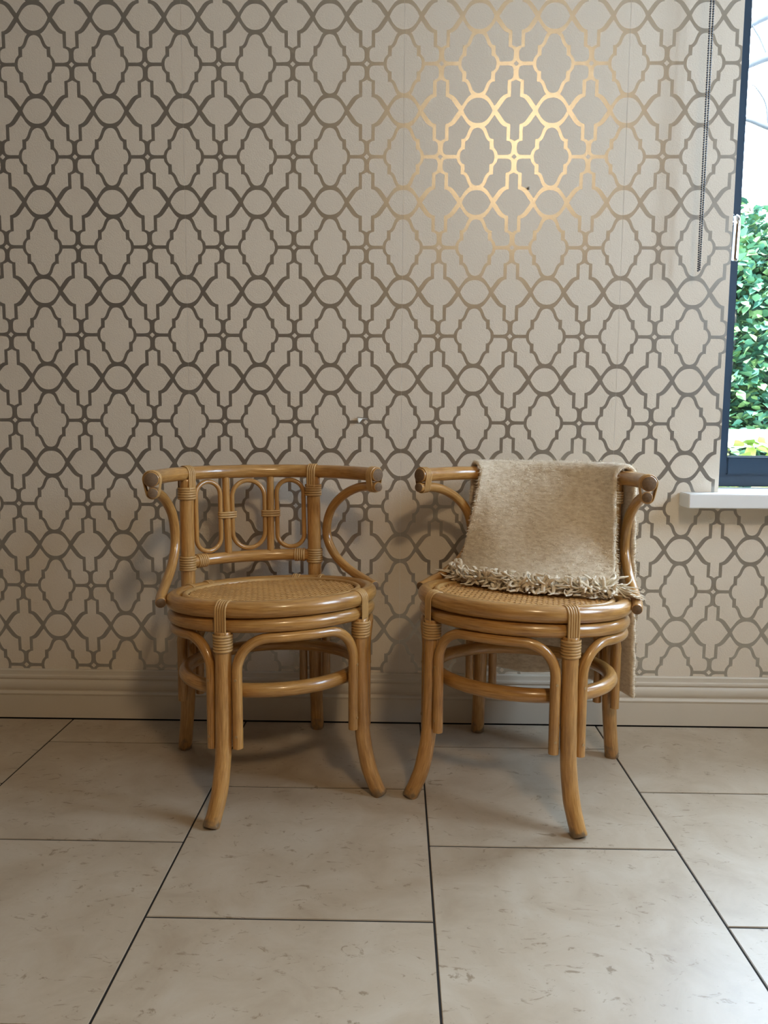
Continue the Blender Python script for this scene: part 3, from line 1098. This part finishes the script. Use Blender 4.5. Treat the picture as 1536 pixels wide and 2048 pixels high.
def build_blanket():
    bl = empty('wool_blanket', chairB.location, chairB.rotation_euler.z)
    tag(bl, 'cream wool blanket with curly fringe hung over the chair back', 'blanket')
    NU = 56
    ub = np.array([-1, -0.75, -0.5, -0.25, 0, 0.25, 0.5, 0.75, 1.0])
    yb = np.array([0.098, 0.060, 0.034, 0.018, 0.010, 0.010, 0.018, 0.034, 0.058])
    rr = 0.0250
    grid = []
    for iu in range(NU + 1):
        u = -1 + 2 * iu / NU
        xt = 0.004 + 0.1735 * u
        n = rail_n(xt)
        R = Vector((xt, rail_y(xt), RAIL_Z))
        tf = R - n * rr * 0.98
        tb = R + n * rr * 0.9
        ybot = float(np.interp(u, ub, yb))
        xbot = -0.004 + 0.184 * u
        B = Vector((xbot, ybot, 0.4185 - TILT * ybot))
        col = []
        # seat end, front sheet (bottom to top)
        nf = 40
        C1 = Vector((tf.x * 0.45 + B.x * 0.55, tf.y * 0.52 + B.y * 0.48, 0.475))
        tip = B + Vector((0, -0.012, -0.0035))
        col.append(tip)
        for k in range(nf):
            t = k / nf
            p = B * (1 - t) ** 2 + C1 * (2 * t * (1 - t)) + tf * t * t
            p += Vector((0, 0.003 * math.sin(7 * u + 5 * t) * math.sin(PI * t), 0))
            col.append(p)
        for k in range(10):
            a = PI * k / 9
            col.append(R - n * (rr * 0.98 * math.cos(a)) + Vector((0, 0, rr * math.sin(a) * 1.05)))
        zend = 0.158 + 0.006 * math.sin(5 * u) + (0.022 if u < -0.9 else 0)
        nb = 34
        for k in range(1, nb + 1):
            t = k / nb
            z = RAIL_Z + (zend - RAIL_Z) * t
            fl = 1 + 0.11 * t
            p = Vector((tb.x * fl - 0.006 * t + (0.03 * t if u < -0.4 else 0) * (-(u + 0.4)), tb.y + 0.008 * t + 0.005 * math.sin(9 * u + 1) * t, z))
            col.append(p)
        grid.append(col)
    nv = len(grid[0])
    nz = rng.normal(0, 1, (NU + 1, nv))
    mb = MB()
    for i in range(NU + 1):
        for j in range(nv):
            edge = 1.0
            p = grid[i][j]
            e = 0.0012 * nz[i, j]
            ex = 0.0016 * nz[i, j] if i in (0, NU) else 0
            mb.v.append((p.x + ex, p.y + e, p.z + e * 0.3))
    for i in range(NU):
        for j in range(nv - 1):
            q = i * nv + j
            mb.face([q, q + 1, q + nv + 1, q + nv])
    body = mb.build('body', M['wool'], bl, angle=180)
    sm = body.modifiers.new('thickness', 'SOLIDIFY')
    sm.thickness = 0.0105
    sm.offset = 0
    sb = body.modifiers.new('smooth', 'SUBSURF')
    sb.levels = 1
    sb.render_levels = 1
    # nap: short wool fibres lying on the cloth
    G = np.array([[tuple(p) for p in c] for c in grid])
    du = np.gradient(G, axis=0)
    dv = np.gradient(G, axis=1)
    NR = np.cross(dv, du)
    NR /= np.linalg.norm(NR, axis=2, keepdims=True) + 1e-12
    DV = dv / (np.linalg.norm(dv, axis=2, keepdims=True) + 1e-12)
    DU = du / (np.linalg.norm(du, axis=2, keepdims=True) + 1e-12)
    cf = NR[NU // 2, 20]
    sgn = 1.0 if cf[1] < 0 else -1.0          # outward on the front sheet
    cnt = 17000
    ii = rng.integers(0, NU, cnt)
    jj = rng.integers(1, nv - 1, cnt)
    edge = rng.random(cnt) < 0.12
    ii[edge] = np.where(rng.random(edge.sum()) < 0.5, 0, NU)
    fu = rng.random(cnt)[:, None]
    i2 = np.minimum(ii + 1, NU)
    fv = rng.random(cnt)[:, None]
    j2 = np.minimum(jj + 1, nv - 1)
    base = (G[ii, jj] * (1 - fu) + G[i2, jj] * fu) * (1 - fv) + (G[ii, j2] * (1 - fu) + G[i2, j2] * fu) * fv
    nrm = NR[ii, jj] * sgn
    base = base + nrm * 0.0048
    side = np.where(ii == 0, -1.0, 1.0)[:, None]
    d = -DV[ii, jj] * rng.uniform(-0.2, 0.8, (cnt, 1)) + DU[ii, jj] * rng.normal(0, 0.8, (cnt, 1)) + nrm * rng.uniform(0.15, 0.5, (cnt, 1))
    d[edge] += (DU[ii, jj] * side)[edge] * 0.9 - nrm[edge] * rng.uniform(0, 0.6, (edge.sum(), 1))
    base[edge] -= nrm[edge] * rng.uniform(0, 0.009, (edge.sum(), 1))
    d /= np.linalg.norm(d, axis=1, keepdims=True)
    L = rng.uniform(0.004, 0.010, (cnt, 1))
    wv = np.cross(d, nrm)
    wv /= np.linalg.norm(wv, axis=1, keepdims=True) + 1e-9
    wd = rng.uniform(0.00025, 0.00055, (cnt, 1))
    mid = base + d * L * 0.55 + nrm * L * 0.06
    tipp = base + d * L - nrm * L * 0.22
    V = np.stack([base - wv * wd, base + wv * wd, mid + wv * wd * 0.8, mid - wv * wd * 0.8, tipp], 1).reshape(-1, 3)
    F = []
    for k in range(cnt):
        o = 5 * k
        F.append((o, o + 1, o + 2, o + 3))
        F.append((o + 3, o + 2, o + 4))
    me = bpy.data.meshes.new('nap')
    me.from_pydata(V.tolist(), [], F)
    me.materials.append(M['fringe'])
    nap = link_mesh('nap', me, bl)
    tag(nap, kind='stuff')
    # curly fringe heaped along the front hem
    fr = MB()
    def strand(p, d, L, r, curl, flatn=0.45, zmax=0.446):
        P = [Vector(p)]
        D = Vector(d).normalized()
        ax = Vector((random.gauss(0, 1), random.gauss(0, 1), random.gauss(0, 1))).normalized()
        st = 9
        for k in range(st):
            rot = Matrix.Rotation(curl * (0.6 + 0.8 * k / st) / st, 3, ax)
            D = (rot @ D).normalized()
            q = P[-1] + D * (L / st)
            floor_z = Z_SEAT + 0.0105 - TILT * q.y + r
            if math.hypot(q.x, q.y) > 0.188: floor_z = Z_SEAT + T1 - TILT * q.y + r
            if math.hypot(q.x, q.y) < 0.232 and q.z < floor_z:
                q.z = floor_z + random.uniform(0, 0.002)
                D.z = abs(D.z) * 0.3
            q.z = min(q.z, zmax - TILT * (q.y - 0.02) * 1.0 + 0.25 * max(0.0, q.y - 0.02))
            P.append(q)
        fr.tube(P, r, seg=6, radii=[0.7, 1, 1.1, 1.1, 1, 1, 1, 0.95, 0.8, 0.45], flat=flatn)
    def hem(u):
        y = float(np.interp(u, ub, yb))
        return Vector((-0.004 + 0.184 * u, y - 0.010, 0.4185 - TILT * y))
    for k in range(330):
        u = random.uniform(-1.03, 1.0)
        h = hem(max(-1, min(1, u)))
        up = random.random()
        p = h + Vector((0, random.uniform(-0.006, 0.010) + up * 0.007, random.uniform(-0.004, 0.003) + up * 0.020))
        d = Vector((random.gauss(0, 0.7), -0.75 + random.gauss(0, 0.35), random.gauss(-0.02, 0.35)))
        strand(p, d, random.uniform(0.026, 0.052), random.uniform(0.0028, 0.0052), random.choice((-1, 1)) * random.uniform(1.5, 5.5), random.uniform(0.25, 0.5))
    for k in range(26):
        # a tuft slipping past the seat edge beside the arm
        p = Vector((0.180 + random.uniform(-0.004, 0.006), 0.050 + random.uniform(-0.008, 0.010), 0.427 + random.uniform(-0.004, 0.005)))
        strand(p, Vector((0.75, -0.30 + random.gauss(0, 0.15), -0.22 + random.gauss(0, 0.12))), random.uniform(0.045, 0.066), random.uniform(0.002, 0.003), random.gauss(0, 0.5))
    for k in range(8):
        p = Vector((-0.190 + random.uniform(-0.004, 0.006), 0.085 + random.uniform(-0.008, 0.008), 0.420 + random.uniform(-0.004, 0.004)))
        strand(p, Vector((-0.8, -0.1 + random.gauss(0, 0.2), random.gauss(0, 0.15))), random.uniform(0.025, 0.042), random.uniform(0.002, 0.003), random.gauss(0, 1.0))
    f = fr.build('fringe', M['fringe'], bl, angle=180)
    tag(f, kind='stuff')
build_blanket()

# ------------------------------------------------------------------ roller blind with its bead chain
def build_blind():
    loc = Vector((2.15, -0.045, 2.17))
    t = empty('roller_blind', loc)
    tag(t, 'rolled up window blind with a long dark bead chain loop', 'blind')
    mb = MB()
    mb.tube([(-0.48, 0, 0), (0.48, 0, 0)], 0.026, seg=24)
    mb.build('roll', M['blind'], t)
    for s in (-1, 1):
        bm = bevel_boxes([((s * 0.495 - 0.006, -0.03, -0.035), (s * 0.495 + 0.006, 0.0445, 0.035))], 0.002)
        bm_obj('bracket', bm, M['sill'], t)
    bm = bmesh.new()
    cx = 1.6515 - loc.x
    xs = cx
    zt, zb = 0.02, 1.112 - loc.z
    pts = []
    sp = 0.0052
    n = int((zt - zb) / sp)
    for k in range(n):
        z = zt - k * sp
        w = 0.0040 * max(0.0, (z - zb) / (zt - zb)) ** 0.5 + 0.0014
        for s in (-1, 1):
            pts.append((xs + s * w, s * 0.0055 * ((z - zb) / (zt - zb)), z + (sp / 2 if s > 0 else 0)))
    for p in pts:
        bmesh.ops.create_icosphere(bm, subdivisions=1, radius=0.0026, matrix=Matrix.Translation(p))
    bm_obj('chain', bm, M['chain'], t, smooth=True)
    # clutch wheel carrying the chain
    mb = MB()
    mb.tube([(cx - 0.008, 0, 0.0), (cx + 0.008, 0, 0.0)], 0.020, seg=20)
    mb.build('clutch', M['sill'], t)
build_blind()

# ------------------------------------------------------------------ marks on the wall
def build_nail():
    t = MB()
    t.tube([(0, 0.004, 0), (0, -0.0025, 0)], 0.0030, seg=14, rim=0.0008)
    o = t.build('wall_plug', M['nail'])
    o.location = (1.2571, -0.0012, 1.3165)
    tag(o, 'small grey screw left in the wallpaper under the golden glow', 'screw')
build_nail()
def build_tear():
    t = empty('torn_wallpaper', (0.8604, -0.0006, 0.7706))
    tag(t, 'small torn wallpaper flap curling off the wall', 'paper scrap')
    mb = MB()
    rows = [((-0.007, -0.0005, 0.003), (0.016, -0.0005, 0.0005)), ((-0.008, -0.004, 0.0028), (0.004, -0.003, 0.0002)), ((-0.008, -0.007, -0.0005), (0.001, -0.0055, -0.0035)), ((-0.0075, -0.008, -0.006), (-0.002, -0.0075, -0.0075)), ((-0.006, -0.0075, -0.0105), (-0.0045, -0.0075, -0.011))]
    for a, b in rows:
        for k in range(4):
            mb.v.append(tuple(Vector(a).lerp(Vector(b), k / 3)))
    for i in range(len(rows) - 1):
        for k in range(3):
            mb.face([i * 4 + k, i * 4 + k + 1, (i + 1) * 4 + k + 1, (i + 1) * 4 + k])
    o = mb.build('flap', M['tornpaper'], t, angle=180)
    s = o.modifiers.new('thickness', 'SOLIDIFY')
    s.thickness = 0.0004
    mb = MB()
    mb.tube([(-0.009, -0.0035, 0.0042), (0.003, -0.0030, 0.0030), (0.015, -0.0012, 0.0022)], 0.0008, seg=8)
    mb.build('curled_edge', M['nail'], t)
build_tear()

# ------------------------------------------------------------------ garden outside the window
def leaf_mat(name, c1, c2, c3):
    m, nt, nd, lk, b = new_mat(name)
    geo = N(nd, 'ShaderNodeNewGeometry')
    rp = ramp(nd, [(0.0, c1), (0.55, c2), (1.0, c3)])
    lk.new(geo.outputs['Random Per Island'], rp.inputs['Fac'])
    lk.new(rp.outputs['Color'], b.inputs['Base Color'])
    b.inputs['Roughness'].default_value = 0.38
    b.inputs['Subsurface Weight'].default_value = 0.0
    b.inputs['Transmission Weight'].default_value = 0.0
    return m
M['leaf'] = leaf_mat('hedge_leaf', (0.025, 0.085, 0.060), (0.050, 0.135, 0.070), (0.15, 0.23, 0.07))
M['leaf_low'] = leaf_mat('low_plant_leaf', (0.12, 0.20, 0.03), (0.24, 0.28, 0.05), (0.40, 0.33, 0.12))
M['inner'] = simple('hedge_inner_leaves', (0.050, 0.135, 0.070), 0.6, noise=0.4, nscale=25)
M['twig'] = simple('hedge_wood', (0.045, 0.04, 0.03), 0.9, noise=0.4, nscale=20)
M['bark'] = simple('tree_bark', (0.030, 0.032, 0.034), 0.9, noise=0.3, nscale=30)
M['soil'] = simple('garden_soil', (0.16, 0.14, 0.10), 0.95, noise=0.4, nscale=12)
M['timber'] = simple('weathered_pale_timber', (0.55, 0.53, 0.49), 0.8, noise=0.35, nscale=9)

gmb = MB()
gmb.box((-4, 0.3, -0.3), (9, 12, -0.12))
tag(gmb.build('garden_ground', M['soil'], smooth=False), 'bare garden soil outside the window', kind='structure')

LEAF_V = np.array([(0, 0, 0), (0.30, 0.25, 0.05), (0.38, 0.55, 0.07), (0, 1.0, -0.10), (-0.38, 0.55, 0.07), (-0.30, 0.25, 0.05), (0, 0.5, -0.03)])
LEAF_F = [(0, 1, 6), (1, 2, 6), (2, 3, 6), (3, 4, 6), (4, 5, 6), (5, 0, 6)]
def leaves(name, pts, size, mat, parent):
    n = len(pts)
    a = rng.uniform(0, 2 * PI, n)
    tz = rng.uniform(-0.9, 0.5, n)
    ty = rng.uniform(-0.9, 0.9, n)
    sc = rng.uniform(0.7, 1.25, n) * size
    ca, sa, ct, st, cy, sy = np.cos(a), np.sin(a), np.cos(tz), np.sin(tz), np.cos(ty), np.sin(ty)
    L = LEAF_V[None] * sc[:, None, None]
    x, y, z = L[..., 0], L[..., 1], L[..., 2]
    x, z = x * cy[:, None] + z * sy[:, None], -x * sy[:, None] + z * cy[:, None]
    y, z = y * ct[:, None] - z * st[:, None], y * st[:, None] + z * ct[:, None]
    x, y = x * ca[:, None] - y * sa[:, None], x * sa[:, None] + y * ca[:, None]
    V = np.stack([x, y, z], -1) + np.array(pts)[:, None]
    V = V.reshape(-1, 3)
    F = (np.array(LEAF_F)[None] + (np.arange(n) * 7)[:, None, None]).reshape(-1, 3)
    me = bpy.data.meshes.new(name)
    me.from_pydata(V.tolist(), [], F.tolist())
    me.materials.append(mat)
    me.shade_smooth()
    o = link_mesh(name, me, parent)
    return o

def build_hedge():
    t = empty('hedge', (3.4, 2.9, -0.12))
    tag(t, 'tall leafy green hedge seen through the window', 'hedge')
    mb = MB()
    for k in range(26):
        x = -1.9 + 3.8 * k / 25 + random.uniform(-0.05, 0.05)
        for b in range(3):
            p = [Vector((x, random.uniform(-0.1, 0.15), 0))]
            for s in range(6):
                p.append(p[-1] + Vector((random.gauss(0, 0.07), random.gauss(0, 0.05), 0.36)))
            mb.tube(spline(p, 3), 0.011, seg=6)
    mb.build('stems', M['twig'], t)
    core = MB()
    gx, gz = 44, 26
    for i in range(gx + 1):
        for j in range(gz + 1):
            x = -2.0 + 4.0 * i / gx
            z = 2.22 * j / gz
            core.v.append((x, 0.10 + random.uniform(-0.05, 0.05) + 0.06 * (j / gz) ** 6, z + random.uniform(-0.02, 0.02)))
    for i in range(gx):
        for j in range(gz):
            q = i * (gz + 1) + j
            core.face([q, q + gz + 1, q + gz + 2, q + 1])
    core.build('inner_growth', M['inner'], t)
    n = 30000
    X = rng.uniform(-2.0, 2.0, n)
    Z = rng.uniform(0.05, 2.38, n)
    top = 2.30 + 0.10 * np.sin(X * 3.1) + 0.07 * np.sin(X * 7.3 + 1)
    Z = np.where(Z > top, Z - 0.5, Z)
    Y = rng.uniform(0, 1, n) ** 1.6 * 0.42 - 0.28 + 0.05 * np.sin(X * 5) * np.cos(Z * 4)
    f = leaves('foliage', np.stack([X, Y, Z], 1), 0.062, M['leaf'], t)
    tag(f, kind='stuff')
    # nearest leaves, each its own part
    me = bpy.data.meshes.new('leaf')
    me.from_pydata((LEAF_V * 0.072).tolist(), [], LEAF_F)
    me.materials.append(M['leaf'])
    me.shade_smooth()
    for k in range(110):
        o = link_mesh('leaf', me, t)
        o.location = (random.uniform(-0.85, 0.2), -0.34 + random.uniform(-0.03, 0.03), random.uniform(0.75, 2.2))
        o.rotation_euler = (random.uniform(-0.6, 0.9), random.uniform(-0.8, 0.8), random.uniform(0, 6.28))
        s = random.uniform(0.8, 1.2)
        o.scale = (s, s, s)
build_hedge()

def build_low_plants():
    for (x, y) in ((1.75, 1.28), (2.42, 1.24), (3.1, 1.3)):
        t = empty('low_shrub', (x, y, -0.12))
        tag(t, 'low yellow-green shrub growing under the timber rail', 'shrub', 'shrubs below the garden rail')
        mb = MB()
        for k in range(16):
            a = random.uniform(0, 6.28)
            p = [Vector((0, 0, 0)), Vector((0.08 * math.cos(a), 0.05 * math.sin(a), 0.3)), Vector((0.26 * math.cos(a), 0.10 * math.sin(a), random.uniform(0.55, 0.82)))]
            mb.tube(spline(p, 5), 0.005, seg=6)
        mb.build('stems', M['timber'], t)
        n = 420
        th = rng.uniform(0, 2 * PI, n)
        r = np.sqrt(rng.uniform(0, 1, n))
        pts = np.stack([0.27 * r * np.cos(th), 0.12 * r * np.sin(th), rng.uniform(0.25, 0.84, n)], 1)
        tag(leaves('foliage', pts, 0.055, M['leaf_low'], t), kind='stuff')
build_low_plants()

def build_rail():
    t = empty('garden_rail', (2.6, 1.5, -0.12))
    tag(t, 'weathered pale timber rail in front of the hedge', 'rail')
    bm_obj('board', bevel_boxes([((-1.6, -0.02, 0.790), (1.6, 0.03, 0.868))], 0.006), M['timber'], t)
    for x in (-1.4, 1.4):
        bm_obj('post', bevel_boxes([((x - 0.04, 0.03, 0), (x + 0.04, 0.11, 0.86))], 0.006), M['timber'], t)
build_rail()

def build_tree():
    t = empty('bare_tree', (4.95, 5.6, -0.12))
    tag(t, 'bare leafless tree with thin branches against the sky', 'tree')
    mb = MB()
    p = spline([(0, 0, 0), (0.05, 0.02, 1.5), (-0.05, 0.0, 3.0), (0.05, 0.05, 4.6), (0, 0, 6.2)], 6)
    mb.tube(p, 0.15, seg=12, radii=[1 - 0.8 * i / (len(p) - 1) for i in range(len(p))])
    mb.build('trunk', M['bark'], t)
    o = Vector((4.95, 5.6, -0.12))
    for pts, r in (([(4.95, 5.6, 4.75), (4.6, 5.58, 4.60), (4.28, 5.6, 4.484), (4.13, 5.6, 4.407), (3.98, 5.6, 4.31), (3.6, 5.5, 4.25), (3.1, 5.4, 4.4)], 0.052),
                   ([(4.95, 5.6, 4.35), (4.6, 5.6, 4.21), (4.30, 5.6, 4.128), (4.14, 5.6, 4.064), (4.0, 5.6, 4.01), (3.6, 5.5, 4.02), (3.2, 5.45, 3.9)], 0.055),
                   ([(4.95, 5.6, 3.30), (4.6, 5.6, 3.44), (4.34, 5.6, 3.514), (4.17, 5.6, 3.576), (4.03, 5.6, 3.611), (3.7, 5.5, 3.75), (3.4, 5.5, 3.72)], 0.036),
                   ([(4.30, 5.6, 4.128), (4.22, 5.6, 4.28), (4.13, 5.58, 4.40), (4.08, 5.55, 4.60)], 0.012),
                   ([(4.34, 5.6, 3.514), (4.28, 5.55, 3.70), (4.16, 5.5, 3.82), (4.12, 5.5, 3.84)], 0.010)):
        sp = spline([Vector(q) - o for q in pts], 5)
        MB().tube(sp, r, seg=8, radii=[1 - 0.7 * i / (len(sp) - 1) for i in range(len(sp))]).build('branch', M['bark'], t)
    for k in range(9):
        z = 2.9 + 0.40 * k
        a = random.uniform(-1.3, 1.3)
        L = random.uniform(1.6, 2.6)
        d = Vector((math.cos(a), math.sin(a) * 0.5, random.uniform(-0.05, 0.35)))
        pts = [Vector((0, 0, z))]
        for s in range(6):
            d = (d + Vector((random.gauss(0, 0.12), random.gauss(0, 0.12), random.gauss(0.02, 0.14)))).normalized()
            pts.append(pts[-1] + d * L / 6)
        sp = spline(pts, 4)
        b = MB().tube(sp, 0.034, seg=8, radii=[1 - 0.85 * i / (len(sp) - 1) for i in range(len(sp))]).build('branch', M['bark'], t)
        mbt = MB()
        for s in range(11):
            q = sp[random.randrange(6, len(sp))]
            d2 = Vector((random.gauss(-0.5, 0.6), random.gauss(0, 0.5), random.gauss(0.3, 0.6))).normalized()
            tw = [q]
            for e in range(4):
                d2 = (d2 + Vector((random.gauss(0, 0.25), random.gauss(0, 0.25), random.gauss(0, 0.25)))).normalized()
                tw.append(tw[-1] + d2 * random.uniform(0.08, 0.16))
            tws = spline(tw, 3)
            mbt.tube(tws, 0.006, seg=5, radii=[1 - 0.7 * i / (len(tws) - 1) for i in range(len(tws))])
        mbt.build('twigs', M['bark'], b)
build_tree()
